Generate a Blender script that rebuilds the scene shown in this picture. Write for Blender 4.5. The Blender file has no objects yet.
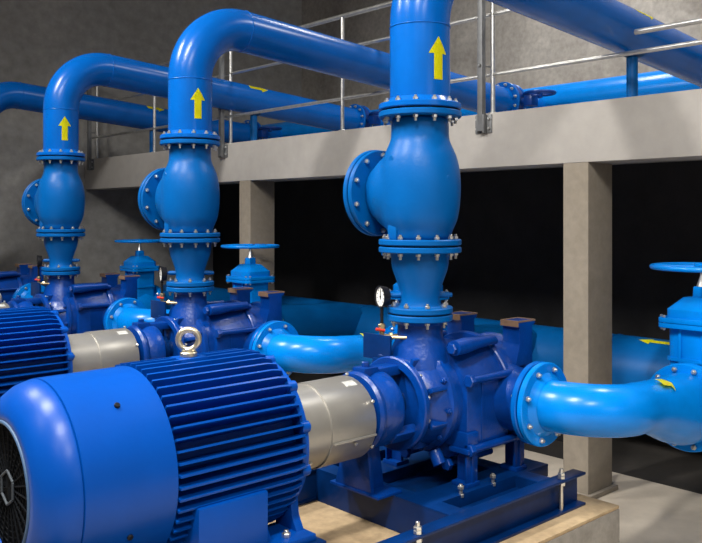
import bpy, bmesh, math, random
from mathutils import Vector, Matrix, Quaternion
random.seed(7)
C = bpy.context.scene.collection
PI = math.pi
V = Vector
FL = -2.00                     # floor height relative to the eye; everything is lifted by 2.0 at the end

# ------------------------------------------------------------------ materials
def newmat(name):
    m = bpy.data.materials.new(name); m.use_nodes = True
    nt = m.node_tree
    return m, nt, nt.nodes['Principled BSDF']

def noise_mix(nt, c1, c2, scale, detail=4, lo=0.35, hi=0.65, vec=None, rough=0.6):
    n = nt.nodes.new('ShaderNodeTexNoise'); n.inputs['Scale'].default_value = scale
    n.inputs['Detail'].default_value = detail; n.inputs['Roughness'].default_value = rough
    if vec is None:
        tc = nt.nodes.new('ShaderNodeTexCoord'); vec = tc.outputs['Object']
    nt.links.new(vec, n.inputs['Vector'])
    r = nt.nodes.new('ShaderNodeValToRGB')
    r.color_ramp.elements[0].position = lo; r.color_ramp.elements[1].position = hi
    r.color_ramp.elements[0].color = (*c1, 1); r.color_ramp.elements[1].color = (*c2, 1)
    nt.links.new(n.outputs['Fac'], r.inputs['Fac'])
    return r.outputs['Color'], n

def bump(nt, b, scale, strength, dist=0.01, detail=4):
    tc = nt.nodes.new('ShaderNodeTexCoord')
    n = nt.nodes.new('ShaderNodeTexNoise'); n.inputs['Scale'].default_value = scale; n.inputs['Detail'].default_value = detail
    nt.links.new(tc.outputs['Object'], n.inputs['Vector'])
    bp = nt.nodes.new('ShaderNodeBump'); bp.inputs['Strength'].default_value = strength; bp.inputs['Distance'].default_value = dist
    nt.links.new(n.outputs['Fac'], bp.inputs['Height']); nt.links.new(bp.outputs['Normal'], b.inputs['Normal'])

def paint(name, col, rough=0.3, var=0.85, bs=18, bst=0.06, coat=0.0, spec=0.25):
    m, nt, b = newmat(name)
    c2 = tuple(min(1, x*var) for x in col)
    o, _ = noise_mix(nt, c2, col, 5.0)
    nt.links.new(o, b.inputs['Base Color'])
    b.inputs['Roughness'].default_value = rough; b.inputs['Specular IOR Level'].default_value = spec
    b.inputs['Coat Weight'].default_value = coat; b.inputs['Coat Roughness'].default_value = 0.15
    bump(nt, b, bs, bst)
    return m

def metal(name, col, rough=0.35, met=0.9, var=0.8, sc=20):
    m, nt, b = newmat(name)
    o, _ = noise_mix(nt, tuple(x*var for x in col), col, sc)
    nt.links.new(o, b.inputs['Base Color'])
    b.inputs['Roughness'].default_value = rough; b.inputs['Metallic'].default_value = met
    return m

def concrete(name, c1, c2, rough=0.85, scale=1.3, stain=None, bst=0.25, m2=(0.78, 1.1)):
    m, nt, b = newmat(name)
    o, _ = noise_mix(nt, c1, c2, scale, 8, 0.3, 0.7)
    o2, _ = noise_mix(nt, (m2[0],)*3, (m2[1],)*3, scale*14, 5, 0.3, 0.7)
    mx = nt.nodes.new('ShaderNodeMix'); mx.data_type = 'RGBA'; mx.blend_type = 'MULTIPLY'; mx.inputs[0].default_value = 1
    nt.links.new(o, mx.inputs[6]); nt.links.new(o2, mx.inputs[7])
    out = mx.outputs[2]
    if stain:
        o3, n3 = noise_mix(nt, (1, 1, 1), stain, scale*0.9, 6, 0.5, 0.68)
        mx2 = nt.nodes.new('ShaderNodeMix'); mx2.data_type = 'RGBA'; mx2.blend_type = 'MULTIPLY'; mx2.inputs[0].default_value = 1
        nt.links.new(out, mx2.inputs[6]); nt.links.new(o3, mx2.inputs[7]); out = mx2.outputs[2]
    nt.links.new(out, b.inputs['Base Color'])
    b.inputs['Roughness'].default_value = rough
    bump(nt, b, 40, bst, 0.004, 8)
    return m

M = {}
M['pipe'] = paint('pipe_blue_paint', (0.0, 0.098, 0.42), 0.25)
M['valve'] = paint('valve_blue_paint', (0.0, 0.086, 0.31), 0.38, 0.9, 60, 0.10, spec=0.15)
M['suction'] = paint('light_blue_paint', (0.0, 0.19, 0.66), 0.24)
M['pump'] = paint('pump_ultramarine_paint', (0.0, 0.040, 0.25), 0.30, 0.7, 45, 0.22, spec=0.4)
M['motor'] = paint('motor_blue_paint', (0.0, 0.054, 0.31), 0.33, 0.92, 30, 0.05, spec=0.2)
M['skid'] = paint('skid_dark_blue_paint', (0.0, 0.022, 0.115), 0.36, 0.7, 20, 0.08, spec=0.25)
M['header'] = paint('header_blue_paint', (0.0, 0.095, 0.32), 0.42, 0.85, spec=0.2)
M['steel'] = metal('galvanised_steel', (0.62, 0.62, 0.60), 0.38)
M['bolt'] = metal('zinc_bolt', (0.70, 0.69, 0.65), 0.3)
M['guard'] = metal('brushed_guard_steel', (0.40, 0.385, 0.355), 0.40, 0.7, 0.9, 6)
M['brass'] = metal('brass', (0.62, 0.50, 0.30), 0.3)
M['eye'] = metal('plated_eye_bolt', (0.70, 0.63, 0.48), 0.33)
M['post'] = metal('grey_post_steel', (0.19, 0.195, 0.20), 0.5, 0.5)
M['black'] = paint('black_plastic', (0.008, 0.008, 0.010), 0.4)
M['grille'] = paint('grille_dark', (0.003, 0.004, 0.006), 0.8, spec=0.1)
M['rim'] = paint('grille_rim_grey', (0.05, 0.10, 0.19), 0.5)
M['badge'] = paint('grille_badge_grey', (0.045, 0.055, 0.068), 0.6)
M['white'] = paint('dial_white', (0.72, 0.72, 0.70), 0.4, 0.97)
M['red'] = paint('red_handle', (0.50, 0.03, 0.015), 0.4)
M['yellow'] = paint('yellow_arrow_paint', (0.88, 0.82, 0.008), 0.45, 0.96)
M['bare'] = metal('bare_casting_edge', (0.34, 0.21, 0.13), 0.5, 0.5)
M['gasket'] = paint('gasket_black', (0.01, 0.01, 0.012), 0.7)
M['wall'] = concrete('wall_concrete', (0.24, 0.235, 0.226), (0.36, 0.35, 0.332), 0.9, 0.5)
M['backwall'] = concrete('back_wall_concrete', (0.25, 0.226, 0.20), (0.55, 0.515, 0.465), 0.9, 1.0)
M['beam'] = concrete('beam_concrete', (0.325, 0.305, 0.282), (0.36, 0.34, 0.317), 0.85, 0.6, None, 0.12, (0.93, 1.04))
M['column'] = concrete('column_concrete', (0.185, 0.158, 0.122), (0.245, 0.212, 0.17), 0.85, 1.2, None, 0.15, (0.88, 1.06))
M['floor'] = concrete('floor_concrete', (0.50, 0.435, 0.35), (0.60, 0.53, 0.43), 0.45, 0.5, None, 0.12, (0.9, 1.05))
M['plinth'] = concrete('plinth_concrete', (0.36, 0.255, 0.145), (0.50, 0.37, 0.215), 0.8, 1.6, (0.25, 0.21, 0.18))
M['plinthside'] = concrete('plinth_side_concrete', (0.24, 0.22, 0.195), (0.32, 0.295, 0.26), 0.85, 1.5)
M['dark'] = concrete('near_black_surface', (0.003, 0.003, 0.004), (0.012, 0.012, 0.015), 0.75, 3, None, 0.5)  # near-black mottled tone for the recess back wall and header saddles
M['recess_floor'] = concrete('near_black_floor', (0.012, 0.010, 0.008), (0.030, 0.025, 0.020), 0.8, 2.5)  # near-black brown for the level floor strip inside the recess

# ------------------------------------------------------------------ mesh helpers (world coordinates)
def frame(d):
    d = V(d).normalized()
    a = V((0, 0, 1)) if abs(d.z) < 0.9 else V((1, 0, 0))
    u = d.cross(a).normalized(); w = d.cross(u).normalized()
    return d, u, w

def lathe(bm, prof, o, d, seg=48):
    d, u, w = frame(d); o = V(o); rings = []
    for t, r in prof:
        if r < 1e-6:
            rings.append([bm.verts.new(o + d*t)])
        else:
            rings.append([bm.verts.new(o + d*t + (u*math.cos(2*PI*i/seg) + w*math.sin(2*PI*i/seg))*r) for i in range(seg)])
    for a, b in zip(rings, rings[1:]):
        if len(a) == 1 and len(b) == 1: continue
        for i in range(seg):
            j = (i+1) % seg
            if len(a) == 1: bm.faces.new((a[0], b[j], b[i]))
            elif len(b) == 1: bm.faces.new((a[i], a[j], b[0]))
            else: bm.faces.new((a[i], a[j], b[j], b[i]))
    return rings

def disc(bm, r, t0, t1, o, d, ri=0.0, bev=0.004, seg=48):
    if ri > 0:
        p = [(t0, ri), (t0, r-bev), (t0+bev, r), (t1-bev, r), (t1, r-bev), (t1, ri), (t0, ri)]
    else:
        p = [(t0, 0), (t0, r-bev), (t0+bev, r), (t1-bev, r), (t1, r-bev), (t1, 0)]
    lathe(bm, p, o, d, seg)

def cyl(bm, r, a, b, seg=24, bev=0.002):
    a = V(a); b = V(b); disc(bm, r, 0, (b-a).length, a, b-a, 0, min(bev, r*.4), seg)

def tube(bm, pts, rad, seg=40, cap=True):
    pts = [V(p) for p in pts]
    if not isinstance(rad, (list, tuple)): rad = [rad]*len(pts)
    t0 = (pts[1]-pts[0]).normalized(); _, u, w = frame(t0); prev = t0; rings = []
    for i, p in enumerate(pts):
        t = (pts[min(i+1, len(pts)-1)] - pts[max(i-1, 0)]).normalized()
        q = prev.rotation_difference(t); u = q @ u; w = q @ w; prev = t
        rings.append([bm.verts.new(p + (u*math.cos(2*PI*k/seg) + w*math.sin(2*PI*k/seg))*rad[i]) for k in range(seg)])
    for a, b in zip(rings, rings[1:]):
        for k in range(seg):
            j = (k+1) % seg; bm.faces.new((a[k], a[j], b[j], b[k]))
    if cap:
        bm.faces.new(rings[0][::-1]); bm.faces.new(rings[-1])

def box(bm, x0, x1, y0, y1, z0, z1, bev=0.0, rot=None, about=None):
    b2 = bmesh.new()
    r = bmesh.ops.create_cube(b2, size=1)
    for v in b2.verts:
        v.co = V(((x0+x1)/2 + v.co.x*(x1-x0), (y0+y1)/2 + v.co.y*(y1-y0), (z0+z1)/2 + v.co.z*(z1-z0)))
    if bev > 0:
        bmesh.ops.bevel(b2, geom=b2.edges[:], offset=bev, segments=2, profile=0.6, affect='EDGES')
    if rot is not None:
        bmesh.ops.rotate(b2, cent=V(about), matrix=rot, verts=b2.verts[:])
    merge(bm, b2)

def merge(bm, b2):
    me = bpy.data.meshes.new('tmp'); b2.to_mesh(me); b2.free(); bm.from_mesh(me); bpy.data.meshes.remove(me)

def prism(bm, poly, axis, a, b, bev=0.0):
    """poly: 2-D outline; axis 'x','y','z' extruded from a to b"""
    b2 = bmesh.new()
    def P(p, t):
        return {'x': (t, p[0], p[1]), 'y': (p[0], t, p[1]), 'z': (p[0], p[1], t)}[axis]
    f0 = [b2.verts.new(P(p, a)) for p in poly]; f1 = [b2.verts.new(P(p, b)) for p in poly]
    b2.faces.new(f0); b2.faces.new(f1[::-1]); n = len(poly)
    for i in range(n):
        j = (i+1) % n; b2.faces.new((f0[i], f1[i], f1[j], f0[j]))
    bmesh.ops.recalc_face_normals(b2, faces=b2.faces[:])
    if bev > 0: bmesh.ops.bevel(b2, geom=b2.edges[:], offset=bev, segments=2, profile=0.6, affect='EDGES')
    merge(bm, b2)

def torus(bm, R, r, o, d, seg=48, s2=12):
    d, u, w = frame(d); o = V(o)
    pts = []
    rings = []
    for i in range(seg):
        a = 2*PI*i/seg; e = u*math.cos(a) + w*math.sin(a)
        rings.append([bm.verts.new(o + e*(R + r*math.cos(2*PI*k/s2)) + d*(r*math.sin(2*PI*k/s2))) for k in range(s2)])
    for i in range(seg):
        a, b = rings[i], rings[(i+1) % seg]
        for k in range(s2):
            j = (k+1) % s2; bm.faces.new((a[k], b[k], b[j], a[j]))

def arc(center, e0, e1, R, a0, a1, n):
    c = V(center); e0 = V(e0); e1 = V(e1)
    return [c + e0*(R*math.cos(a0 + (a1-a0)*i/n)) + e1*(R*math.sin(a0 + (a1-a0)*i/n)) for i in range(n+1)]

def wloc(o):
    p = V(o.location)
    while o.parent: o = o.parent; p = p + o.location
    return p

def mesh_of(name, bm, m, loc, sharp=38):
    bmesh.ops.recalc_face_normals(bm, faces=bm.faces[:])
    for v in bm.verts: v.co -= loc
    for f in bm.faces: f.smooth = True
    la = math.radians(sharp)
    for e in bm.edges:
        if len(e.link_faces) == 2 and e.calc_face_angle(0) > la: e.smooth = False
    me = bpy.data.meshes.new(name); bm.to_mesh(me); bm.free(); me.materials.append(m)
    return me

def part(name, bm, m, parent=None, loc=None, label=None, sharp=38):
    """one mesh object; vertices given in world coordinates"""
    if parent is not None:
        base = wloc(parent)
        o = bpy.data.objects.new(name, mesh_of(name, bm, m, base, sharp)); o.parent = parent
    else:
        base = V(loc) if loc is not None else V((0, 0, 0))
        o = bpy.data.objects.new(name, mesh_of(name, bm, m, base, sharp)); o.location = base
    C.objects.link(o)
    if label: o['label'] = label
    return o

def tag(o, label, cat, group=None):
    o['label'] = label; o['category'] = cat
    if group: o['group'] = group
    return o

def thing(name, loc):
    o = bpy.data.objects.new(name, None); o.location = V(loc); o.empty_display_size = 0.1; C.objects.link(o); return o

def struct(name, bm, m):
    o = part(name, bm, m); o['kind'] = 'structure'; return o

# bolts: shared meshes keyed by size and grip
_bolts = {}
def bolt_mesh(r, grip, tail=0.02, mat='bolt'):
    k = (round(r, 4), round(grip, 4), round(tail, 4), mat)
    if k not in _bolts:
        bm = bmesh.new(); h = grip/2
        cyl(bm, r*0.55, (0, 0, -h-r*0.9-tail), (0, 0, h+r*0.9+tail*0.6), 10, 0.001)
        for s in (1, -1):
            disc(bm, r, 0, r*1.0, (0, 0, s*h), (0, 0, s), 0, r*0.12, 6)
        _bolts[k] = mesh_of('bolt', bm, M[mat], V((0, 0, 0)), 30)
    return _bolts[k]

def bolts(parent, center, d, R, n, grip, r=0.014, phase=0.5, tail=0.02, mat='bolt'):
    d, u, w = frame(d); base = wloc(parent)
    q = V((0, 0, 1)).rotation_difference(d)
    for i in range(n):
        a = 2*PI*(i+phase)/n
        o = bpy.data.objects.new('bolt', bolt_mesh(r, grip, tail, mat))
        o.parent = parent; o.location = V(center) + (u*math.cos(a) + w*math.sin(a))*R - base
        o.rotation_mode = 'QUATERNION'; o.rotation_quaternion = q
        C.objects.link(o)

def arrow_on_pipe(parent, o, axis, out, R, length, head_w, stem_w, off=0.0012):
    """flat painted arrow wrapped on a cylinder: points along axis, faces out"""
    ax = V(axis).normalized(); out = V(out); out = (out - ax*out.dot(ax)).normalized(); sd = ax.cross(out)
    bm = bmesh.new(); o = V(o); N = 10; cols = []
    def P(s, t, e): 
        a = s/R; return o + ax*t + (out*math.cos(a) + sd*math.sin(a))*(R+e)
    hl = length*0.40
    def strip(t0, w0, t1, w1):
        rows = []
        for k in range(N+1):
            f = -0.5 + k/N
            rows.append([bm.verts.new(P(f*w0, t0, off)), bm.verts.new(P(f*w1, t1, off))])
        for a, b in zip(rows, rows[1:]): bm.faces.new((a[0], a[1], b[1], b[0]))
    strip(-length/2, stem_w, length/2-hl, stem_w)
    m = 5
    for i in range(m):
        t0 = length/2-hl + hl*i/m; t1 = length/2-hl + hl*(i+1)/m
        strip(t0, head_w*(1-i/m)+0.0005, t1, head_w*(1-(i+1)/m)+0.0005)
    bmesh.ops.solidify(bm, geom=bm.faces[:], thickness=0.0008)
    return part('flow_arrow', bm, M['yellow'], parent, label='yellow painted flow arrow')

# ------------------------------------------------------------------ unit geometry (nearest pump)
PX, PY = 3.254, 3.004          # discharge axis
SH = -0.975                    # shaft height
PITCH = 2.33
SK = -1.40                     # skid top
PT = -1.58                     # plinth top
units = {}

def flange(bm, R, z0, z1, o, d, ri=0.0):
    disc(bm, R, z0, z1, o, d, ri, 0.005, 56)

def build_motor():
    t = thing('electric_motor', (1.75, PY, SK))
    ax = (1, 0, 0); o = (0, PY, SH)
    bm = bmesh.new()
    lathe(bm, [(1.088, 0.232), (1.068, 0.236), (1.063, 0.250), (1.067, 0.275), (1.084, 0.305), (1.115, 0.338), (1.15, 0.360), (1.19, 0.370),
               (1.196, 0.370), (1.199, 0.364), (1.202, 0.373), (1.555, 0.375), (1.558, 0.370), (1.558, 0.30)], o, ax, 96)
    fc = part('fan_cover', bm, M['motor'], t)
    bm = bmesh.new(); disc(bm, 0.236, 1.088, 1.098, o, ax, 0, 0.001, 64)
    for r in [0.03+0.021*i for i in range(10)]: torus(bm, r, 0.0022, (1.085, PY, SH), ax, 48, 6)
    for i in range(12):
        a = PI*i/12; c, s = math.cos(a)*0.23, math.sin(a)*0.23
        cyl(bm, 0.0035, (1.083, PY-c, SH-s), (1.083, PY+c, SH+s), 6)
    part('grille', bm, M['grille'], fc, label='black round air intake grille')
    bm = bmesh.new(); torus(bm, 0.236, 0.007, (1.065, PY, SH), ax, 64, 8)
    part('grille_rim', bm, M['rim'], fc)
    bm = bmesh.new()
    hx = [(PY+0.062*math.cos(PI/3*i+PI/6), SH+0.062*math.sin(PI/3*i+PI/6)) for i in range(6)]
    for i in range(6):
        a, b = hx[i], hx[(i+1) % 6]; cyl(bm, 0.005, (1.078, *a), (1.078, *b), 8)
    part('grille_badge', bm, M['badge'], fc)
    # cover screws
    for a in (math.radians(130), math.radians(205)):
        bm = bmesh.new(); y, z = PY + 0.374*math.cos(a), SH + 0.374*math.sin(a)
        disc(bm, 0.011, 0, 0.010, (1.38, y, z), (0, math.cos(a), math.sin(a)), 0, 0.002, 12)
        part('cover_screw', bm, M['black'], fc, label='small dark cover screw')
    # finned frame
    bm = bmesh.new()
    lathe(bm, [(1.54, 0), (1.54, 0.300), (2.19, 0.300), (2.19, 0)], o, ax, 72)
    NF = 54
    for i in range(NF):
        a = 2*PI*(i+0.5)/NF
        dn = math.degrees(a) % 360
        if 238 < dn < 302: continue
        e = V((0, math.cos(a), math.sin(a))); s = V((0, -math.sin(a), math.cos(a)))
        x0, x1 = 1.560, 2.175
        b2 = bmesh.new(); prof = [(x0, 0.29), (x0, 0.386), (x1-0.07, 0.386), (x1-0.018, 0.376), (x1, 0.35), (x1, 0.29)]
        th = lambda r: 0.0060 if r < 0.34 else 0.0042
        A = [b2.verts.new(V((x, PY, SH)) + e*r + s*th(r)) for x, r in prof]
        B = [b2.verts.new(V((x, PY, SH)) + e*r - s*th(r)) for x, r in prof]
        b2.faces.new(A); b2.faces.new(B[::-1])
        for k in range(len(prof)):
            j = (k+1) % len(prof); b2.faces.new((A[k], B[k], B[j], A[j]))
        merge(bm, b2)
    part('finned_frame', bm, M['motor'], t)
    # end shield with lugs
    bm = bmesh.new()
    lathe(bm, [(2.16, 0.20), (2.16, 0.350), (2.19, 0.354), (2.197, 0.340), (2.203, 0.29), (2.223, 0.24), (2.230, 0.20), (2.230, 0.08)], o, ax, 72)
    for i in range(12):
        a = 2*PI*(i+0.5)/12; y, z = PY+0.345*math.cos(a), SH+0.345*math.sin(a)
        cyl(bm, 0.026, (2.155, y, z), (2.198, y, z), 16)
    es = part('end_shield', bm, M['motor'], t)
    bolts(t, (2.198, PY, SH), ax, 0.345, 12, 0.004, 0.010, 0.5, 0.004, 'motor')
    # feet: side boxes and foot pads
    for sgn in (-1, 1):
        bm = bmesh.new()
        yo = PY + sgn*0.385; yi = PY + sgn*0.20
        box(bm, 1.635, 1.955, min(yo, yi), max(yo, yi), -1.318, -1.088, 0.010)
        part('foot_housing', bm, M['motor'], t)
        bm = bmesh.new()
        box(bm, 1.62, 2.19, PY+sgn*0.40 if sgn < 0 else PY+0.18, PY-0.18 if sgn < 0 else PY+0.40, -1.345, -1.316, 0.006)
        prism(bm, [(PY+sgn*0.19, -1.32), (PY+sgn*0.335, -1.32), (PY+sgn*0.30, -1.26), (PY+sgn*0.285, -1.15), (PY+sgn*0.15, -1.15)], 'x', 1.97, 2.01, 0.004)
        prism(bm, [(PY+sgn*0.19, -1.32), (PY+sgn*0.335, -1.32), (PY+sgn*0.30, -1.26), (PY+sgn*0.285, -1.15), (PY+sgn*0.15, -1.15)], 'x', 2.14, 2.18, 0.004)
        part('foot', bm, M['motor'], t)
        for fx in (1.70, 2.075):
            bolts(t, (fx+0.0, PY+sgn*0.345 if fx > 2 else PY+sgn*0.392, -1.332), (0, 0, 1), 0.0001, 1, 0.03, 0.019, 0, 0.02)
        bm = bmesh.new()
        box(bm, 1.58, 2.22, PY-0.43 if sgn < 0 else PY+0.16, PY-0.16 if sgn < 0 else PY+0.43, SK, -1.345, 0.004)
        part('mounting_pad', bm, M['skid'], t)
    # lifting eye
    bm = bmesh.new()
    n = V((-0.60, -0.80, 0))
    torus(bm, 0.042, 0.0135, (1.825, PY, -0.520), n, 40, 14)
    disc(bm, 0.036, 0, 0.022, (1.825, PY, -0.592), (0, 0, 1), 0, 0.004, 28)
    disc(bm, 0.020, 0, 0.02, (1.825, PY, -0.575), (0, 0, 1), 0, 0.004, 20)
    part('lifting_eye', bm, M['eye'], t, label='plated steel lifting eye')
    bm = bmesh.new(); box(bm, 1.76, 1.89, PY-0.05, PY+0.05, -0.66, -0.590, 0.006)
    part('eye_boss', bm, M['motor'], t)
    return t

def build_guard():
    t = thing('coupling_guard', (2.6, PY, SK))
    SH = -0.992; o = (0, PY, SH); ax = (1, 0, 0)
    bm = bmesh.new()
    lathe(bm, [(2.225, 0.10), (2.225, 0.195), (2.47, 0.195), (2.47, 0.10)], o, ax, 72)
    part('inner_sleeve', bm, M['guard'], t)
    bm = bmesh.new()
    lathe(bm, [(2.455, 0.12), (2.455, 0.202), (2.728, 0.202), (2.735, 0.198), (2.735, 0.12)], o, ax, 72)
    sl = part('outer_sleeve', bm, M['guard'], t)
    a = math.radians(194); y, z = PY+0.202*math.cos(a), SH+0.202*math.sin(a)
    bm = bmesh.new(); box(bm, 2.46, 2.728, y-0.013, y+0.004, z-0.004, z+0.004, 0.001)
    part('seam_flange', bm, M['guard'], sl)
    for (xx, aa) in ((2.725, 90), (2.725, 212), (2.725, 150), (2.36, 218), (2.60, 200)):
        r = 0.204 if xx > 2.46 else 0.193
        bm = bmesh.new(); A = math.radians(aa); disc(bm, 0.009, 0, 0.013, (xx, PY+r*math.cos(A), SH+r*math.sin(A)), (0, math.cos(A), math.sin(A)), 0, 0.002, 6)
        part('guard_screw', bm, M['bolt'], sl)
    bm = bmesh.new()      # small blank label
    A0, A1 = math.radians(108), math.radians(120); rows = []
    for k in range(5):
        A = A0+(A1-A0)*k/4; rows.append([bm.verts.new((xx, PY+0.2035*math.cos(A), SH+0.2035*math.sin(A))) for xx in (2.63, 2.70)])
    for p, q in zip(rows, rows[1:]): bm.faces.new((p[0], p[1], q[1], q[0]))
    bmesh.ops.solidify(bm, geom=bm.faces[:], thickness=0.001)
    part('sticker', bm, M['white'], sl, label='small white sticker')
    return t

def build_pump():
    t = thing('multistage_pump', (3.3, PY, SK))
    o = (0, PY, SH); ax = (1, 0, 0); P = M['pump']
    # drive end bearing housing
    bm = bmesh.new()
    lathe(bm, [(2.765, 0.04), (2.765, 0.10), (2.775, 0.185), (2.79, 0.197), (2.805, 0.197), (2.815, 0.180), (2.83, 0.175), (2.87, 0.192), (2.92, 0.196), (2.945, 0.185), (2.952, 0.12), (2.952, 0.05)], o, ax, 64)
    box(bm, 2.80, 2.90, PY-0.045, PY+0.045, SH+0.17, SH+0.215, 0.008)
    disc(bm, 0.02, 0, 0.03, (2.85, PY, SH+0.21), (0, 0, 1), 0, 0.004, 6)
    prism(bm, [(PY-0.03, SH-0.13), (PY+0.12, SH-0.13), (PY+0.21, SK+0.012), (PY-0.06, SK+0.012)], 'x', 2.83, 2.855, 0.003)
    prism(bm, [(2.84, SH-0.16), (2.93, SH-0.16), (2.97, SK+0.012), (2.84, SK+0.012)], 'y', PY-0.012, PY+0.012, 0.002)
    box(bm, 2.82, 2.99, PY-0.12, PY+0.24, SK, SK+0.014, 0.002)
    bh = part('bearing_housing', bm, P, t)
    bm = bmesh.new(); cyl(bm, 0.04, (2.70, PY, SH), (3.12, PY, SH), 24); disc(bm, 0.10, 3.0, 3.03, o, ax, 0, 0.004, 40); disc(bm, 0.075, 2.96, 3.10, o, ax, 0, 0.004, 40)
    part('shaft_seal', bm, M['skid'], t)  # seal coloured dark as painted shade inside the lantern opening
    # lantern: ribs and ring
    bm = bmesh.new()
    lathe(bm, [(3.035, 0.195), (3.035, 0.236), (3.041, 0.243), (3.066, 0.243), (3.072, 0.236), (3.072, 0.10)], o, ax, 72)
    for aa in (90, 222, 318):
        a = math.radians(aa)
        w = 0.05 if aa == 90 else 0.035
        b2 = bmesh.new(); box(b2, 2.90, 3.06, -w, w, 0.155, 0.205, 0.01)
        bmesh.ops.rotate(b2, cent=(0, 0, 0), matrix=Matrix.Rotation(a-PI/2, 3, 'X'), verts=b2.verts[:])
        bmesh.ops.translate(b2, vec=(0, PY, SH), verts=b2.verts[:]); merge(bm, b2)
    part('lantern', bm, P, t)
    bolts(t, (3.070, PY, SH), ax, 0.226, 12, 0.012, 0.011, 0.5, 0.012, 'bolt')
    # discharge casing
    bm = bmesh.new()
    lathe(bm, [(3.070, 0.05), (3.070, 0.15), (3.10, 0.195), (3.15, 0.225), (3.20, 0.245), (3.215, 0.272), (3.24, 0.275), (3.25, 0.262), (3.41, 0.262), (3.412, 0.1)], o, ax, 72)
    for i in range(8):
        a = 2*PI*(i+0.5)/8; e = (0, math.cos(a), math.sin(a))
        b2 = bmesh.new(); box(b2, 3.09, 3.30, -0.013, 0.013, 0.17, 0.255, 0.005)
        bmesh.ops.rotate(b2, cent=(0, 0, 0), matrix=Matrix.Rotation(a-PI/2, 3, 'X'), verts=b2.verts[:])
        bmesh.ops.translate(b2, vec=(0, PY, SH), verts=b2.verts[:]); merge(bm, b2)
    part('discharge_casing', bm, P, t)
    bolts(t, (3.212, PY, SH), (1, 0, 0), 0.255, 10, 0.012, 0.015, 0.15, 0.012, 'pump')
    bm = bmesh.new()
    lathe(bm, [(-0.80, 0.175), (-0.70, 0.150), (-0.64, 0.122), (-0.58, 0.120), (-0.57, 0.128), (-0.556, 0.14), (-0.556, 0.0)], (PX, PY, 0), (0, 0, 1), 48)
    part('discharge_nozzle', bm, P, t)
    bm = bmesh.new(); flange(bm, 0.176, -0.558, -0.524, (PX, PY, 0), (0, 0, 1)); part('discharge_flange', bm, M['valve'], t)
    # side lug with plug near nozzle and flat bracket plate
    bm = bmesh.new(); box(bm, 3.055, 3.070, PY+0.03, PY+0.235, -0.765, -0.632, 0.003); box(bm, 3.07, 3.11, PY+0.12, PY+0.135, -0.76, -0.64, 0.002)
    cyl(bm, 0.05, (3.10, PY+0.10, -0.90), (3.10, PY+0.10, -0.73), 20, 0.008); box(bm, 3.04, 3.12, PY+0.09, PY+0.15, -0.80, -0.755, 0.006)
    part('vent_bracket', bm, M['skid'], t)
    # drain/balance connection: thick stub along the top
    bm = bmesh.new()
    tube(bm, [(3.26, PY-0.235, -0.685), (3.36, PY-0.225, -0.682), (3.46, PY-0.215, -0.680), (3.62, PY-0.205, -0.678)], [0.040, 0.042, 0.033, 0.028], 24)
    disc(bm, 0.030, 0, 0.02, (3.25, PY-0.236, -0.6855), (-1, -0.05, 0), 0, 0.004, 6)
    part('balance_pipe', bm, P, t)
    # stage casing: flat sided barrel between the two end casings
    def octo(hy, ht, hb, c):
        return [(PY-hy, SH-hb), (PY-hy, SH+0.115), (PY-hy+c, SH+ht), (PY+hy-c, SH+ht), (PY+hy, SH+0.115), (PY+hy, SH-hb), (PY+hy-c, SH-hb-c*0.6), (PY-hy+c, SH-hb-c*0.6)]
    bm = bmesh.new()
    prism(bm, octo(0.288, 0.265, 0.225, 0.13), 'x', 3.30, 3.655, 0.012)
    box(bm, 3.415, 3.425, PY-0.293, PY-0.28, SH-0.22, SH+0.11, 0.002)
    part('stage_casing', bm, P, t)
    # tie bolts
    for dy, dz in ((0.305, 0.125), (0.305, -0.232), (0.185, 0.283), (0.15, -0.335)):
        for sg in (-1, 1):
            y, z = PY+sg*dy, SH+dz
            bm = bmesh.new(); cyl(bm, 0.020, (3.30, y, z), (3.67, y, z), 16)
            disc(bm, 0.034, 3.285, 3.318, (0, y, z), ax, 0, 0.004, 6)
            part('tie_bolt', bm, P, t)
    # suction casing
    bm = bmesh.new()
    lathe(bm, [(3.625, 0.1), (3.625, 0.312), (3.632, 0.318), (3.665, 0.318), (3.68, 0.300), (3.70, 0.270), (3.80, 0.262), (3.85, 0.262), (3.86, 0.285), (3.885, 0.29), (3.895, 0.275), (3.90, 0.18), (3.97, 0.13), (4.05, 0.125), (4.06, 0.115), (4.06, 0)], o, ax, 72)
    lathe(bm, [(0, 0.20), (0.22, 0.185), (0.36, 0.165), (0.415, 0.165), (0.430, 0.175), (0.430, 0.1)], (3.70, PY, -1.0), (0, -1, 0), 48)
    part('suction_casing', bm, P, t)
    bm = bmesh.new(); flange(bm, 0.222, 0.425, 0.457, (3.70, PY, -1.0), (0, -1, 0)); part('suction_flange', bm, M['pipe'], t)
    for yy in (PY-0.195, PY+0.225):
        bm = bmesh.new()
        prism(bm, [(3.76, -0.84), (3.92, -0.84), (3.92, -0.625), (3.945, -0.612), (3.945, -0.592), (3.785, -0.592), (3.785, -0.62), (3.80, -0.63), (3.80, -0.72)], 'y', yy-0.06, yy+0.06, 0.004)
        lg = part('support_lug', bm, P, t)
        bm = bmesh.new(); zt = -0.592
        box(bm, 3.7815, 3.7865, yy-0.061, yy+0.061, -0.622, zt+0.003)
        for q in ((3.786, 3.796, yy-0.061, yy+0.061), (3.938, 3.947, yy-0.061, yy+0.061), (3.79, 3.94, yy-0.061, yy-0.052), (3.79, 3.94, yy+0.052, yy+0.061)): box(bm, *q, zt-0.006, zt+0.003)
        part('machined_edge', bm, M['bare'], lg, label='bare rusty machined face')
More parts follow.
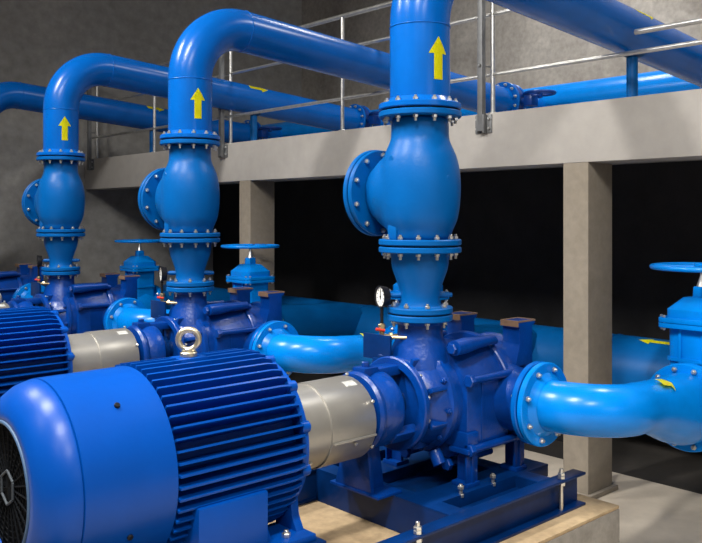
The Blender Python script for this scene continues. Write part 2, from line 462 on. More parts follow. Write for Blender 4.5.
    # feet
    for fx in (3.33, 3.74):
        for sgn in (-1, 1):
            bm = bmesh.new(); y0 = PY + sgn*0.255
            box(bm, fx-0.05, fx+0.05, y0-0.055, y0+0.055, SK, SK+0.022, 0.003)
            box(bm, fx-0.06, fx+0.06, y0-0.065, y0+0.065, -1.225, -1.200, 0.003)
            box(bm, fx-0.010, fx+0.010, y0-0.05, y0+0.05, SK+0.02, -1.222, 0.002)
            box(bm, fx-0.045, fx+0.045, y0+sgn*0.035-0.006, y0+sgn*0.035+0.006, SK+0.02, -1.222, 0.002)
            yi, yo = sorted((PY+sgn*0.06, y0+sgn*0.05))
            box(bm, fx-0.045, fx+0.045, yi, yo, -1.200, -1.12, 0.006)
            part('foot', bm, P, t)
    for fx in (3.20, 3.46):
        bolts(t, (fx, PY-0.33, SK+0.012), (0, 0, 1), 0.0001, 1, 0.024, 0.017, 0, 0.015)
    # drain plugs under the discharge casing
    bm = bmesh.new(); cyl(bm, 0.035, (3.20, PY-0.15, -1.22), (3.20, PY-0.19, -1.285), 20)
    part('drain_boss', bm, P, t)
    return t

def build_skid():
    t = thing('pump_base_frame', (2.4, PY, PT))
    for sgn in (-1, 1):
        bm = bmesh.new(); yc = PY + sgn*0.504
        x0, x1 = 0.75, 3.975
        ya, yb = sorted((yc+sgn*0.06, yc-sgn*0.02))
        box(bm, x0, x1, ya, yb, SK-0.014, SK, 0.002)
        box(bm, x0, x1, ya, yb, PT, PT+0.014, 0.002)
        box(bm, x0, x1, yc-0.006, yc+0.006, PT+0.012, SK-0.012)
        part('side_beam', bm, M['skid'], t)
    for xx in (0.85, 1.50, 2.08, 2.99, 3.70):
        bm = bmesh.new(); w = 0.11
        ya, yb = PY-0.495, PY+0.495
        box(bm, xx-w/2, xx+w/2, ya, yb, SK-0.012, SK-0.0005, 0.001)
        box(bm, xx-w/2, xx+w/2, ya, yb, PT+0.001, PT+0.012, 0.001)
        box(bm, xx-w/2, xx-w/2+0.010, ya, yb, PT+0.01, SK-0.01)
        part('cross_member', bm, M['skid'], t)
    bm = bmesh.new(); box(bm, 2.95, 3.72, PY-0.49, PY+0.49, SK-0.075, SK-0.063, 0.002)
    for sg in (-1, 1): box(bm, 2.95, 3.95, PY+sg*0.255-0.085, PY+sg*0.255+0.085, SK-0.070, SK, 0.003)
    part('deck_plate', bm, M['skid'], t)
    for sgn in (-1, 1):
        for xx in (1.2, 2.655, 3.775):
            bm = bmesh.new(); y = PY + sgn*0.540
            cyl(bm, 0.010, (xx, y, PT+0.001), (xx, y, SK+0.055), 12)
            disc(bm, 0.020, SK+0.001, SK+0.018, (xx, y, 0), (0, 0, 1), 0, 0.002, 6)
            disc(bm, 0.020, SK+0.019, SK+0.034, (xx, y, 0), (0, 0, 1), 0, 0.002, 6)
            disc(bm, 0.022, SK-0.034, SK-0.015, (xx, y, 0), (0, 0, 1), 0, 0.002, 6)
            part('anchor_stud', bm, M['bolt'], t, label='zinc plated anchor stud')
    return t

def build_reducer():
    t = thing('discharge_reducer', (PX, PY, -0.515)); up = (0, 0, 1); o = (PX, PY, 0)
    bm = bmesh.new()
    lathe(bm, [(-0.487, 0.105), (-0.487, 0.128), (-0.478, 0.112), (-0.46, 0.105), (-0.43, 0.105), (-0.40, 0.109), (-0.345, 0.127), (-0.29, 0.147), (-0.255, 0.154), (-0.20, 0.156), (-0.193, 0.165), (-0.193, 0.10)], o, up, 64)
    body = part('reducer_body', bm, M['valve'], t)
    bm = bmesh.new(); flange(bm, 0.176, -0.517, -0.485, o, up); part('flange', bm, M['valve'], t)
    bm = bmesh.new(); flange(bm, 0.222, -0.195, -0.164, o, up); part('flange', bm, M['valve'], t)
    bm = bmesh.new(); disc(bm, 0.165, -0.525, -0.516, o, up); part('gasket', bm, M['gasket'], t)
    bm = bmesh.new()
    for dx, dy in ((-0.80, 0.60), (0.80, -0.60)):
        cyl(bm, 0.017, (PX+dx*0.10, PY+dy*0.10, -0.425), (PX+dx*0.155, PY+dy*0.155, -0.425), 14)
        disc(bm, 0.013, 0, 0.025, (PX+dx*0.15, PY+dy*0.15, -0.425), (dx, dy, 0), 0, 0.002, 6)
    part('boss_plug', bm, M['valve'], t)
    bolts(t, (PX, PY, -0.521), up, 0.145, 8, 0.075, 0.014, 0.3)
    return t

def build_check():
    t = thing('check_valve', (PX, PY, -0.159)); up = (0, 0, 1); o = (PX, PY, 0)
    bm = bmesh.new()
    lathe(bm, [(-0.13, 0), (-0.13, 0.168), (-0.085, 0.170), (-0.06, 0.185), (-0.02, 0.202), (0.05, 0.214), (0.12, 0.219), (0.19, 0.219), (0.26, 0.212), (0.32, 0.197), (0.37, 0.174), (0.41, 0.156), (0.53, 0.155), (0.53, 0)], o, up, 64)
    b2 = bmesh.new()
    lathe(b2, [(-0.05, 0), (-0.05, 0.20), (0.05, 0.220), (0.12, 0.218), (0.18, 0.203), (0.235, 0.175), (0.275, 0.148), (0.30, 0.145), (0.30, 0)], (0, 0, 0), (0, 1, 0), 56)
    bmesh.ops.scale(b2, vec=(0.94, 1, 1.10), verts=b2.verts[:]); bmesh.ops.translate(b2, vec=(PX, PY, 0.130), verts=b2.verts[:]); merge(bm, b2)
    body = part('valve_body', bm, M['valve'], t)
    rm = body.modifiers.new('blend', 'REMESH'); rm.mode = 'VOXEL'; rm.voxel_size = 0.010; rm.use_smooth_shade = True
    sm = body.modifiers.new('soften', 'SMOOTH'); sm.factor = 0.6; sm.iterations = 30
    bm = bmesh.new()
    box(bm, PX-0.185, PX-0.13, PY+0.0, PY+0.065, -0.125, -0.045, 0.012)
    part('foot_rib', bm, M['valve'], t)
    for nm, z0, z1, R in (('flange', -0.155, -0.124, 0.222), ('flange', 0.526, 0.558, 0.222)):
        bm = bmesh.new(); flange(bm, R, z0, z1, o, up); part(nm, bm, M['valve'], t)
    bm = bmesh.new(); disc(bm, 0.205, -0.165, -0.154, o, up); part('gasket', bm, M['gasket'], t)
    bm = bmesh.new(); flange(bm, 0.240, 0.290, 0.318, (PX, PY, 0.13), (0, 1, 0)); part('flange', bm, M['valve'], t)
    bm = bmesh.new(); flange(bm, 0.245, 0.324, 0.352, (PX, PY, 0.13), (0, 1, 0)); disc(bm, 0.15, 0.35, 0.365, (PX, PY, 0.13), (0, 1, 0), 0, 0.01)
    part('cover', bm, M['valve'], t)
    bm = bmesh.new(); disc(bm, 0.225, 0.317, 0.325, (PX, PY, 0.13), (0, 1, 0)); part('gasket', bm, M['gasket'], t)
    bm = bmesh.new()
    def nub(dx, dy, z, r, d=0.022, k=0.205):
        cyl(bm, r, (PX+dx*(k-0.02), PY+dy*(k-0.02), z), (PX+dx*(k+0.012), PY+dy*(k+0.012), z), 16, 0.005)
    nub(-0.97, 0.10, 0.30, 0.022, k=0.196); nub(-0.08, -0.99, 0.20, 0.014, k=0.207); 
    part('plug', bm, M['valve'], t)
    bolts(t, (PX, PY, -0.1595), up, 0.190, 12, 0.073, 0.0145, 0.35)
    bolts(t, (PX, PY+0.321, 0.13), (0, 1, 0), 0.212, 10, 0.064, 0.0145, 0.5, 0.008)
    return t

SL = 0.075                    # fall of the discharge pipe per metre
def build_pipe():
    t = thing('discharge_pipe', (PX, PY, 0.562)); up = (0, 0, 1); o = (PX, PY, 0); R = 0.162
    er = 0.43; zc = 1.452; wz = zc-er
    dirx = V((1, 0, -SL)).normalized(); ang = math.atan(SL)
    pts = [V((PX, PY, 0.60)), V((PX, PY, 0.80)), V((PX, PY, wz))]
    el = arc((PX+er, PY, wz), (-1, 0, 0), (0, 0, 1), er, 0, PI/2+ang, 28)
    pts += el[1:]
    end = el[-1]; L = (7.06-end.x)/dirx.x
    pts += [end + dirx*(L*k/6) for k in range(1, 7)]
    bm = bmesh.new(); tube(bm, pts, R, 56); 
    part('pipe_run', bm, M['pipe'], t)
    for c, n in (((PX, PY, wz-0.012), up), (end, dirx)):
        bm = bmesh.new(); torus(bm, R+0.0005, 0.0035, c, n, 56, 8)
        part('weld_seam', bm, M['pipe'], t)
    bm = bmesh.new(); flange(bm, 0.222, 0.568, 0.600, o, up); lathe(bm, [(0.598, 0.19), (0.615, 0.178), (0.63, 0.165)], o, up, 48); part('flange', bm, M['pipe'], t)
    bm = bmesh.new(); disc(bm, 0.205, 0.557, 0.569, o, up); part('gasket', bm, M['gasket'], t)
    bolts(t, (PX, PY, 0.563), up, 0.190, 12, 0.076, 0.0145, 0.2)
    e2 = pts[-1]
    bm = bmesh.new(); flange(bm, 0.222, -0.016, 0.016, e2, dirx); part('flange', bm, M['pipe'], t)
    bolts(t, e2 + dirx*0.016, dirx, 0.190, 12, 0.055, 0.0165, 0.5, 0.02)
    arrow_on_pipe(t, (PX, PY, 0.825), up, (-0.19, -0.98, 0), R, 0.225, 0.115, 0.055)
    px = 5.50; pc = end + dirx*((px-end.x)/dirx.x)
    arrow_on_pipe(t, pc, dirx, (-0.05, -0.60, 0.80), R, 0.26, 0.12, 0.06)
    return t, e2, dirx

def build_butterfly(e2, dx):
    t = thing('butterfly_valve', e2 + dx*0.075)
    bm = bmesh.new(); flange(bm, 0.215, 0.03, 0.095, e2, dx); 
    lathe(bm, [(0.018, 0.15), (0.018, 0.19), (0.097, 0.19), (0.097, 0.15)], e2, dx, 40)
    part('valve_body', bm, M['pump'], t)
    c = e2 + dx*0.062
    bm = bmesh.new(); cyl(bm, 0.035, c + V((0, -0.20, 0)), c + V((0, -0.30, 0)), 20); box(bm, c.x-0.06, c.x+0.06, c.y-0.37, c.y-0.27, c.z-0.055, c.z+0.055, 0.012)
    part('gearbox', bm, M['pump'], t)
    wc = c + V((0.10, -0.36, 0.085))
    bm = bmesh.new(); torus(bm, 0.155, 0.016, wc, (0, 0, 1), 40, 10); disc(bm, 0.028, -0.05, 0.015, wc, (0, 0, 1), 0, 0.004, 20)
    cyl(bm, 0.014, c + V((0.03, -0.32, 0.05)), wc + V((0, 0, -0.03)), 10)
    for k in range(4):
        a = PI/2*k+0.4; cyl(bm, 0.010, wc, wc + V((math.cos(a)*0.155, math.sin(a)*0.155, 0)), 8)
    part('handwheel', bm, M['pump'], t)
    bolts(t, e2 + dx*0.11, dx, 0.190, 12, 0.05, 0.0165, 0.5, 0.02)
    return t

def build_support():
    t = thing('pipe_support_post', (5.51, PY, 0.78))
    zb = 1.452 - SL*(5.51-PX-0.43) - 0.162 - 0.025
    bm = bmesh.new(); cyl(bm, 0.040, (5.51, PY, 0.795), (5.51, PY, zb+0.02), 24); part('post', bm, M['header'], t)
    bm = bmesh.new(); box(bm, 5.465, 5.60, PY-0.08, PY+0.08, 0.78, 0.796, 0.002); part('base_plate', bm, M['header'], t)
    bm = bmesh.new()
    b0, b1 = math.radians(-120), math.radians(-60); rows = []
    for k in range(9):
        a = b0+(b1-b0)*k/8
        rows.append([bm.verts.new((xx, PY+0.166*math.cos(a), 1.452 - SL*(xx-PX-0.43)+0.166*math.sin(a))) for xx in (5.46, 5.56)])
    for p, q in zip(rows, rows[1:]): bm.faces.new((p[0], p[1], q[1], q[0]))
    bmesh.ops.solidify(bm, geom=bm.faces[:], thickness=0.006)
    part('saddle', bm, M['header'], t)
    return t

def build_gauge():
    gx, gy = PX-0.165, PY+0.125
    t = thing('pressure_gauge', (gx, gy, -0.645))
    d = V((-0.80, 0.60, 0))
    bm = bmesh.new()
    s0 = V((PX, PY, -0.645)) + d*0.118
    cyl(bm, 0.013, s0, (gx, gy, -0.645), 12); disc(bm, 0.022, 0.03, 0.05, s0, d, 0, 0.003, 6)
    cyl(bm, 0.014, (gx, gy, -0.665), (gx, gy, -0.575), 12); disc(bm, 0.020, -0.605, -0.580, (gx, gy, 0), (0, 0, 1), 0, 0.003, 6)
    cyl(bm, 0.010, (gx-0.02, gy-0.05, -0.642), (gx+0.05, gy-0.14, -0.642), 10)
    part('gauge_cock', bm, M['brass'], t, label='brass gauge cock and stub pipe')
    bm = bmesh.new(); cyl(bm, 0.009, (gx+0.005, gy-0.02, -0.612), (gx-0.035, gy+0.012, -0.604), 10, 0.003)
    part('cock_handle', bm, M['red'], t, label='red cock handle')
    bm = bmesh.new(); cyl(bm, 0.009, (gx, gy, -0.58), (gx, gy, -0.48), 10); part('stem', bm, M['black'], t)
    n = V((-1, 0.32, 0.0)).normalized(); c = V((gx, gy, -0.432))
    bm = bmesh.new(); lathe(bm, [(-0.028, 0), (-0.028, 0.052), (0.012, 0.059), (0.014, 0.059), (0.014, 0.054), (0.006, 0.054)], c, n, 40)
    case = part('gauge_case', bm, M['black'], t)
    bm = bmesh.new(); disc(bm, 0.054, 0.002, 0.007, c, n, 0, 0.001, 40); part('dial', bm, M['white'], case, label='white gauge dial')
    bm = bmesh.new(); sd = n.cross(V((0, 0, 1)))
    for k in range(9):
        a = math.radians(-135+270*k/8); e = V((0, 0, 1))*math.cos(a) + sd*math.sin(a)
        cyl(bm, 0.0015, c + n*0.0085 + e*0.034, c + n*0.0085 + e*0.043, 6)
    cyl(bm, 0.002, c + n*0.009 - V((0, 0, 0.015)), c + n*0.009 + V((0, 0, 0.034)), 6); disc(bm, 0.006, 0.006, 0.011, c, n, 0, 0.001, 12)
    part('needle', bm, M['black'], case)
    return t

SYV, SXV, SZV = 2.215, 4.90, -1.12     # gate valve axis
def build_suction():
    sx, sz = 3.70, -1.0
    t = thing('suction_elbow_pipe', (sx, 2.5, sz))
    yf = PY-0.460
    pts = [V((sx, yf-0.03, sz)), V((sx, yf-0.055, sz))]
    er = 0.30; rad = [0.135, 0.135]
    el = arc((sx+er, yf-0.055, sz), (-1, 0, 0), (0, -1, 0), er, 0, PI/2, 18)
    el = [V((p.x, p.y, sz - 0.02*(i/18)**2)) for i, p in enumerate(el)]
    pts += el[1:]; rad += [0.135]*18
    e = pts[-1]; fx = SXV-0.20
    for k in range(1, 13):
        f = k/12; s = f*f*(3-2*f)
        pts.append(V((e.x+(fx-e.x)*f, e.y+(SYV-e.y)*f, e.z+(SZV-e.z)*s))); 
        g = max(0, min(1, (f-0.12)/0.80)); g = g*g*(3-2*g); rad.append(0.135+(0.205-0.135)*g)
    bm = bmesh.new(); tube(bm, pts, rad, 56); part('pipe_bend', bm, M['suction'], t)
    bm = bmesh.new(); flange(bm, 0.222, 0, 0.032, (sx, yf-0.006, sz), (0, -1, 0)); lathe(bm, [(0.030, 0.17), (0.045, 0.155), (0.065, 0.137)], (sx, yf-0.006, sz), (0, -1, 0), 48); part('flange', bm, M['suction'], t)
    bm = bmesh.new(); disc(bm, 0.20, -0.004, 0.007, (sx, yf, sz), (0, -1, 0)); part('gasket', bm, M['gasket'], t)
    bolts(t, (sx, yf-0.003, sz), (0, 1, 0), 0.188, 8, 0.075, 0.0145, 0.4, 0.012)
    bm = bmesh.new(); flange(bm, 0.255, -0.030, 0.0, (fx, SYV, SZV), (1, 0, 0)); part('flange', bm, M['suction'], t)
    bolts(t, (fx+0.003, SYV, SZV), (1, 0, 0), 0.225, 12, 0.07, 0.0155, 0.5, 0.012)
    arrow_on_pipe(t, pts[-9], pts[-8]-pts[-10], (-0.2, -0.40, 0.88), rad[-8]+0.001, 0.15, 0.13, 0.06, 0.006)
    return t

def rrect(cx, cy, hx, hy, r, n=6):
    out = []
    for sx, sy, a0 in ((1, 1, 0), (-1, 1, PI/2), (-1, -1, PI), (1, -1, 1.5*PI)):
        for k in range(n+1):
            a = a0 + PI/2*k/n; out.append((cx+sx*(hx-r)+r*math.cos(a), cy+sy*(hy-r)+r*math.sin(a)))
    return out

def build_gate():
    t = thing('gate_valve', (SXV, SYV, SZV-0.25)); G = M['suction']
    bm = bmesh.new()
    lathe(bm, [(-0.165, 0.19), (-0.12, 0.20), (0, 0.235), (0.12, 0.20), (0.165, 0.19)], (SXV, SYV, SZV), (1, 0, 0), 48)
    prism(bm, rrect(SXV, SYV, 0.135, 0.158, 0.05), 'z', SZV-0.05, -0.668, 0.0)
    for yy in (-0.07, 0.07): box(bm, SXV-0.15, SXV+0.15, SYV+yy-0.008, SYV+yy+0.008, SZV+0.1, -0.67, 0.002)
    for zz in (-0.86,): prism(bm, rrect(SXV, SYV, 0.148, 0.172, 0.06), 'z', zz-0.01, zz+0.01)
    part('valve_body', bm, G, t)
    for s in (-1, 1):
        bm = bmesh.new(); flange(bm, 0.255, 0, 0.034, (SXV+s*0.163, SYV, SZV), (s, 0, 0)); part('flange', bm, G, t)
    bm = bmesh.new(); prism(bm, rrect(SXV, SYV, 0.182, 0.205, 0.05), 'z', -0.672, -0.644, 0.004); prism(bm, rrect(SXV, SYV, 0.182, 0.205, 0.05), 'z', -0.641, -0.612, 0.004)
    part('bonnet_flange', bm, G, t)
    bm = bmesh.new()
    secs = [(-0.615, 0.152, 0.165), (-0.562, 0.152, 0.165), (-0.492, 0.080, 0.092), (-0.488, 0.045, 0.045), (-0.43, 0.042, 0.042), (-0.425, 0.036, 0.036)]
    rings = []
    for z, hx, hy in secs: rings.append([bm.verts.new((x, y, z)) for x, y in rrect(SXV, SYV, hx, hy, min(hx, hy)*0.35)])
    for a, b in zip(rings, rings[1:]):
        for k in range(len(a)):
            j = (k+1) % len(a); bm.faces.new((a[k], a[j], b[j], b[k]))
    bm.faces.new(rings[0][::-1]); bm.faces.new(rings[-1])
    part('bonnet', bm, G, t)
    bm = bmesh.new(); lathe(bm, [(-0.427, 0), (-0.427, 0.034), (-0.415, 0.031), (-0.36, 0.013), (-0.285, 0.012), (-0.285, 0)], (SXV, SYV, 0), (0, 0, 1), 20)
    part('stem', bm, M['steel'], t, label='bare steel stem')
    zw = -0.309
    bm = bmesh.new(); torus(bm, 0.285, 0.0155, (SXV, SYV, zw), (0, 0, 1), 64, 12); disc(bm, 0.045, zw-0.022, zw+0.025, (SXV, SYV, 0), (0, 0, 1), 0, 0.005, 24)
    for k in range(4):
        a = PI/2*k+0.3; cyl(bm, 0.014, (SXV, SYV, zw), (SXV+0.285*math.cos(a), SYV+0.285*math.sin(a), zw), 10)
    part('handwheel', bm, G, t)
    base = wloc(t)
    for x, y in rrect(SXV, SYV, 0.166, 0.189, 0.03, 1):
        o = bpy.data.objects.new('bolt', bolt_mesh(0.011, 0.062, 0.006)); o.parent = t; o.location = V((x, y, -0.642)) - base; C.objects.link(o)
    return t

HX, HZ = 6.50, -1.352
def build_plinth():
    bm = bmesh.new(); box(bm, 0.55, 4.111, 2.313, 3.70, FL, PT-0.02, 0.006)
    o = struct('concrete_plinth', bm, M['plinthside'])
    bm = bmesh.new(); box(bm, 0.55, 4.109, 2.315, 3.698, PT-0.0205, PT, 0.008)
    g = part('grout_top', bm, M['plinth'], o); g['kind'] = 'structure'; return o

# ------------------------------------------------------------------ build nearest unit
hdrX, hdrZ = 7.80, 1.25
U = {}
U['plinth'] = build_plinth()
U['skid'] = build_skid()
U['motor'] = build_motor()
U['guard'] = build_guard()
U['pump'] = build_pump()
U['reducer'] = build_reducer()
U['check'] = build_check()
U['pipe'], e2, dx = build_pipe()
U['bfly'] = build_butterfly(e2, dx)
U['support'] = build_support()
U['gauge'] = build_gauge()
U['suction'] = build_suction()
U['gate'] = build_gate()

CAT = dict(skid='base frame', motor='motor', guard='coupling guard', pump='pump', reducer='pipe reducer', check='check valve', pipe='pipe', bfly='valve',
           support='pipe support', gauge='pressure gauge', suction='pipe', gate='gate valve')
GRP = dict(skid='pump base frames', motor='electric motors of the pump row', guard='coupling guards of the pump row', pump='pumps in the row', reducer='reducers above the pumps',
           check='check valves above the pumps', pipe='blue discharge pipes over the concrete beam', bfly='valves behind the railing',
           support='pipe support posts on the platform', gauge='pressure gauges beside the reducers', suction='suction pipe bends of the pump row', gate='gate valves with flat handwheels')
LAB = {
 'skid': ['dark blue steel base frame under the nearest pump, standing on tan concrete plinth',
          'dark blue base frame of the second pump, mostly hidden behind the foreground motor',
          'dark blue base frame under the third pump, hidden behind the second motor',
          'dark blue base frame under the farthest pump by the left wall'],
 'motor': ['large blue finned electric motor in the left foreground with black round grille',
           'smaller-looking blue finned motor at the left edge, behind the foreground motor',
           'blue finned motor of the third pump, beyond the left edge', 'blue motor of the farthest pump'],
 'guard': ['brushed steel coupling guard drum between the foreground motor and nearest pump',
           'brushed steel coupling guard right of the motor at left edge, behind foreground fan cover',
           'steel coupling guard cut off by the left picture edge', 'steel coupling guard of the farthest pump'],
 'pump': ['nearest deep blue multistage pump beside the foreground coupling guard, on open base frame',
          'deep blue multistage pump just above and behind the foreground motor lifting eye',
          'deep blue multistage pump behind the second motor, under the left gauge',
          'deep blue farthest pump casing at the left edge against grey wall'],
 'reducer': ['largest blue tapered reducer standing on the nearest pump, beside white gauge',
             'blue tapered reducer under the middle check valve, on the second pump',
             'small blue tapered reducer under the leftmost check valve, on the third pump', 'blue reducer on the farthest pump'],
 'check': ['largest bulbous blue check valve with round side cover, above the nearest pump',
           'middle bulbous blue check valve in front of the concrete beam, above second pump',
           'leftmost bulbous blue check valve in front of plain grey wall', 'farthest blue check valve'],
 'pipe': ['nearest thick blue discharge pipe, riser with yellow arrow, elbow out of frame at top',
          'blue discharge pipe with the full elbow above the middle check valve, yellow arrow on riser',
          'blue discharge pipe with elbow above the leftmost check valve, yellow arrow on riser',
          'farthest blue discharge pipe entering low at the left picture edge'],
 'bfly': ['blue valve on the end of the nearest discharge pipe',
          'dark blue valve with flat handwheel behind railing, right of the grey bracket post',
          'dark blue flanged valve behind railing, just left of the nearest pump riser',
          'small dark blue valve with handwheel behind railing, under the third pipe'],
 'support': ['dark blue support post on the platform under the nearest discharge pipe, upper right',
             'support post under the second discharge pipe, hidden by the nearest riser',
             'short blue support post under the third discharge pipe, left of centre',
             'short blue support post under the farthest discharge pipe'],
 'gauge': ['white round pressure gauge with red cock handle beside the nearest reducer',
           'black rimmed gauge beside the middle reducer, above the second steel guard',
           'black rimmed gauge at far left beside the smallest reducer', 'pressure gauge of the farthest pump'],
 'suction': ['bright blue suction bend with yellow arrow, from nearest pump to the right edge',
             'bright blue suction bend behind the foreground coupling guard, from the second pump',
             'bright blue suction bend behind the second steel guard, from the third pump',
             'blue suction bend of the farthest pump at far left'],
 'gate': ['blue gate valve with flat handwheel cut by the right picture edge',
          'blue gate valve hidden behind the nearest reducer and flanges',
          'blue gate valve with flat handwheel in front of the middle concrete column',
          'blue gate valve with flat handwheel by the dark recess, left of middle reducer'],
}
def copy_tree(o, parent=None):
    c = o.copy(); C.objects.link(c); c.parent = parent
    for ch in list(o.children): copy_tree(ch, c)
    return c
SKIP = {}
for k in (1, 2, 3):
    for key, src in list(U.items()):
        if key in SKIP.get(k, ()): continue
        o = copy_tree(src); o.location.y += PITCH*k
        if key != 'plinth': tag(o, LAB[key][k], CAT[key], GRP[key])
for key, o in U.items():
    if key != 'plinth': tag(o, LAB[key][0], CAT[key], GRP[key])

# ------------------------------------------------------------------ headers
bm = bmesh.new(); tube(bm, [(HX, y, HZ) for y in (0.5, 3, 6, 11.2)], 0.325, 64)
t = thing('suction_header_pipe', (HX, 5, HZ)); tag(t, 'large low blue header pipe running along the dark recess behind the columns', 'pipe')
part('header_pipe', bm, M['header'], t)
for k in range(4):
    y = SYV + PITCH*k
    bm = bmesh.new(); cyl(bm, 0.205, (SXV+0.225, y, SZV), (HX-0.20, y, SZV-0.08), 40); b = part('branch_pipe', bm, M['header'], t)
    bm = bmesh.new(); flange(bm, 0.255, 0.200, 0.232, (SXV, y, SZV), (1, 0, 0)); part('flange', bm, M['header'], b)
    bolts(b, (SXV+0.2, y, SZV), (1, 0, 0), 0.225, 12, 0.07, 0.0155, 0.5, 0.012)
for y in (3.68, 6.81):
    bm = bmesh.new(); torus(bm, 0.326, 0.005, (HX, y, HZ), (0, 1, 0), 64, 8); part('weld_seam', bm, M['header'], t)
arrow_on_pipe(t, (HX, 3.30, HZ), (0, 1, 0), (-0.25, 0, 0.97), 0.325, 0.28, 0.11, 0.05)
bm = bmesh.new()
for y in (1.5, 4.1, 6.4, 8.7): box(bm, HX-0.22, HX+0.22, y-0.08, y+0.08, FL, HZ-0.29, 0.01)
part('saddle_block', bm, M['dark'], t)

t = thing('discharge_header_pipe', (hdrX, 5, hdrZ)); tag(t, 'bright blue discharge header pipe lying behind the concrete beam at upper right', 'pipe')
bm = bmesh.new(); tube(bm, [(hdrX, y, hdrZ) for y in (1.0, 4, 7, 11.2)], 0.20, 56); part('header_pipe', bm, M['suction'], t)
for k in range(4):
    c = e2 + V((0, PITCH*k, 0))
    bm = bmesh.new(); cyl(bm, 0.162, c + dx*0.12, c + dx*((hdrX-0.10-e2.x)/dx.x), 40); b = part('branch_pipe', bm, M['pipe'], t)
    bm = bmesh.new(); flange(bm, 0.222, 0.099, 0.129, c, dx); part('flange', bm, M['pipe'], b)
bm = bmesh.new()
for y in (1.9, 4.2, 6.5, 8.8): box(bm, hdrX-0.12, hdrX+0.12, y-0.06, y+0.06, 0.78, hdrZ-0.17, 0.006)
part('saddle_block', bm, M['header'], t)

# ------------------------------------------------------------------ railing
KS = 2.0/1.85
BX = 4.746*KS; BT = 0.745*KS; BB = 0.352*KS
t = thing('guard_railing', (BX+0.065, 6, BT)); tag(t, 'galvanised tubular guard railing along the top of the concrete beam', 'railing')
RX = BX+0.065
for z, r, y0, y1 in ((1.752, 0.022, 3.25, 10.35), (1.47, 0.016, 3.25, 10.35), (1.03, 0.016, 0.6, 10.35), (1.157, 0.019, 0.6, 2.60), (1.752, 0.022, 0.6, 2.60)):
    bm = bmesh.new(); cyl(bm, r, (RX, y0*KS, z*KS), (RX, y1*KS, z*KS), 14); part('rail', bm, M['steel'], t)
for y in (0.72, 1.90, 3.715, 5.36, 7.09, 8.67, 10.18):
    bm = bmesh.new(); cyl(bm, 0.018, (RX, y*KS, BT), (RX, y*KS, 1.752*KS), 12); disc(bm, 0.037, BT, BT+0.010, (RX, y*KS, 0), (0, 0, 1), 0, 0.002, 16)
    part('baluster', bm, M['steel'], t)
for y in (1.90, 3.715, 7.09, 10.18):
    y = y*KS + 0.036
    bm = bmesh.new(); box(bm, BX-0.056, BX-0.010, y-0.024, y+0.024, BT-0.14, 1.80*KS, 0.003)
    p = part('channel_post', bm, M['post'], t)
    bm = bmesh.new(); box(bm, BX-0.010, BX-0.0005, y-0.080, y+0.080, BT-0.155, BT-0.012, 0.002); box(bm, BX-0.055, BX-0.008, y-0.037, y-0.024, BT-0.155, BT-0.012, 0.001); box(bm, BX-0.055, BX-0.008, y+0.024, y+0.037, BT-0.155, BT-0.012, 0.001)
    part('wall_bracket', bm, M['post'], p)
    for dy in (-0.058, 0.058):
        for z in (BT-0.12, BT-0.045):
            bm = bmesh.new(); disc(bm, 0.011, 0, 0.016, (BX-0.010, y+dy, z), (-1, 0, 0), 0, 0.002, 6); part('bracket_bolt', bm, M['steel'], p)
    bm = bmesh.new(); z = 1.09*KS
    cyl(bm, 0.008, (BX-0.070, y, z), (RX, y-0.02, z), 8); disc(bm, 0.014, 0, 0.014, (BX-0.070, y, z), (1, 0, 0), 0, 0.002, 6)
    part('tie_screw', bm, M['post'], p)

# ------------------------------------------------------------------ setting
YE = 10.42*KS; XB = 8.45*KS; ZC = 4.9; X0, Y0 = -5.0, -5.5; XR = 5.40*KS; XW = 6.75*KS
bm = bmesh.new(); box(bm, X0, XR, Y0, YE, FL-0.1, FL); struct('floor', bm, M['floor'])
bm = bmesh.new(); box(bm, XR, XW, Y0, YE, FL-0.1, FL); struct('floor_recess', bm, M['recess_floor'])
bm = bmesh.new(); box(bm, X0, XB+0.2, YE, YE+0.2, FL-0.1, ZC); struct('wall_left', bm, M['wall'])
bm = bmesh.new(); box(bm, XB, XB+0.2, Y0, YE, 0.5, ZC); struct('wall_back', bm, M['backwall'])
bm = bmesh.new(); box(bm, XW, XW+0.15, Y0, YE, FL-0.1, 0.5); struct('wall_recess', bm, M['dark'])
bm = bmesh.new(); box(bm, X0, XB+0.2, Y0, YE, ZC, ZC+0.15); struct('ceiling', bm, M['wall'])
bm = bmesh.new(); box(bm, X0, XB+0.2, Y0-0.2, Y0, FL-0.1, ZC); struct('wall_right', bm, M['wall'])
bm = bmesh.new(); box(bm, X0-0.2, X0, Y0, YE, FL-0.1, ZC); struct('wall_front', bm, M['wall'])
bm = bmesh.new(); box(bm, BX, BX+0.32, Y0, YE, BB, BT, 0.006); struct('concrete_beam', bm, M['beam'])
bm = bmesh.new(); box(bm, BX+0.32, XB, Y0, YE, 0.50, 0.78); struct('platform_slab', bm, M['beam'])
for y in (-0.86, 2.895, 6.659):
    y *= KS
    bm = bmesh.new(); box(bm, BX, BX+0.325, y, y+0.205, FL, BB, 0.008); box(bm, BX-0.03, BX+0.36, y-0.03, y+0.24, FL, FL+0.035, 0.006); struct('concrete_column', bm, M['column'])

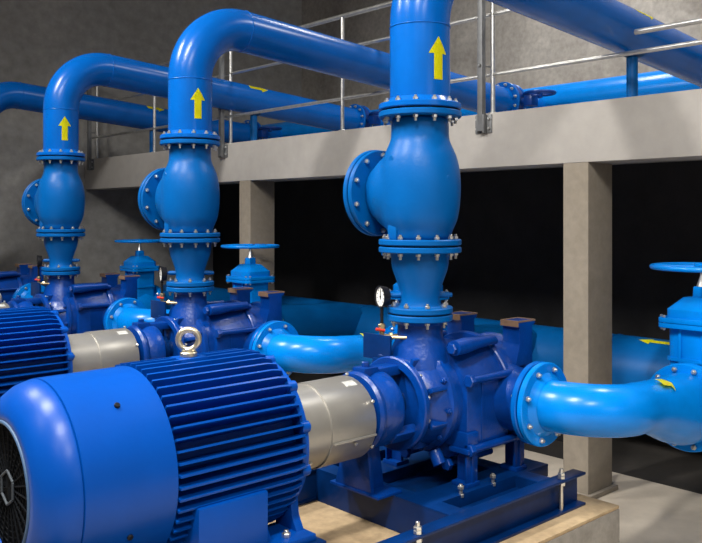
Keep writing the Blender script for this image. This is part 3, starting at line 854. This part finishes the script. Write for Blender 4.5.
# ------------------------------------------------------------------ lights
def area(name, loc, target, sx, sy, power, col=(1, 0.97, 0.92), spread=180):
    L = bpy.data.lights.new(name, 'AREA'); L.shape = 'RECTANGLE'; L.size = sx; L.size_y = sy; L.energy = power; L.color = col; L.spread = math.radians(spread)
    o = bpy.data.objects.new(name, L); o.location = V(loc)
    o.rotation_mode = 'QUATERNION'; o.rotation_quaternion = (V(target)-V(loc)).to_track_quat('-Z', 'Y'); C.objects.link(o); return o
for y in (-2.0, 1.0, 4.0, 6.9):
    area('key_and_fill_light', (0.2, y, 3.75), (1.6, y, 0), 0.30, 1.5, 270, spread=130)
for y in (-1.0, 4.0):
    area('key_and_fill_light', (-3.2, y, 4.4), (-1.5, y, 0), 0.3, 1.5, 60, spread=140)  # unseen pair added as soft fill for the hall
area('key_and_fill_light', (6.9, 2.4, 4.6), (7.8, 3.0, 0), 0.3, 1.4, 190)  # unseen light added to brighten the back wall
area('key_and_fill_light', (6.9, 5.6, 4.6), (7.8, 5.4, 0), 0.3, 1.4, 90, spread=140)  # second unseen light added above the platform, weaker
area('cool_fill_light', (2.0, -5.2, 1.6), (3.4, 3.0, -0.3), 3.0, 1.8, 45, (0.92, 0.96, 1.0))  # unseen cool fill added behind the camera; the wall has no window
w = bpy.data.worlds.new('World'); bpy.context.scene.world = w; w.use_nodes = True
w.node_tree.nodes['Background'].inputs[0].default_value = (0.9, 0.95, 1.0, 1); w.node_tree.nodes['Background'].inputs[1].default_value = 0.25

# ------------------------------------------------------------------ camera
cam = bpy.data.cameras.new('camera'); co = bpy.data.objects.new('camera', cam); C.objects.link(co)
F = 820.0
cam.sensor_fit = 'HORIZONTAL'; cam.sensor_width = 36; cam.lens = 36*F/702
cam.shift_y = -(271.5-216)/702
co.rotation_euler = (PI/2, 0, -math.radians(42.48)); co.location = (0, 0, 0)
bpy.context.scene.camera = co

for o in bpy.data.objects:
    if o.parent is None: o.location.z += -FL
S = bpy.context.scene
S.view_settings.view_transform = 'Standard'; S.view_settings.look = 'None'; S.view_settings.gamma = 1; S.view_settings.use_curve_mapping = False
S.view_settings.exposure = -0.36
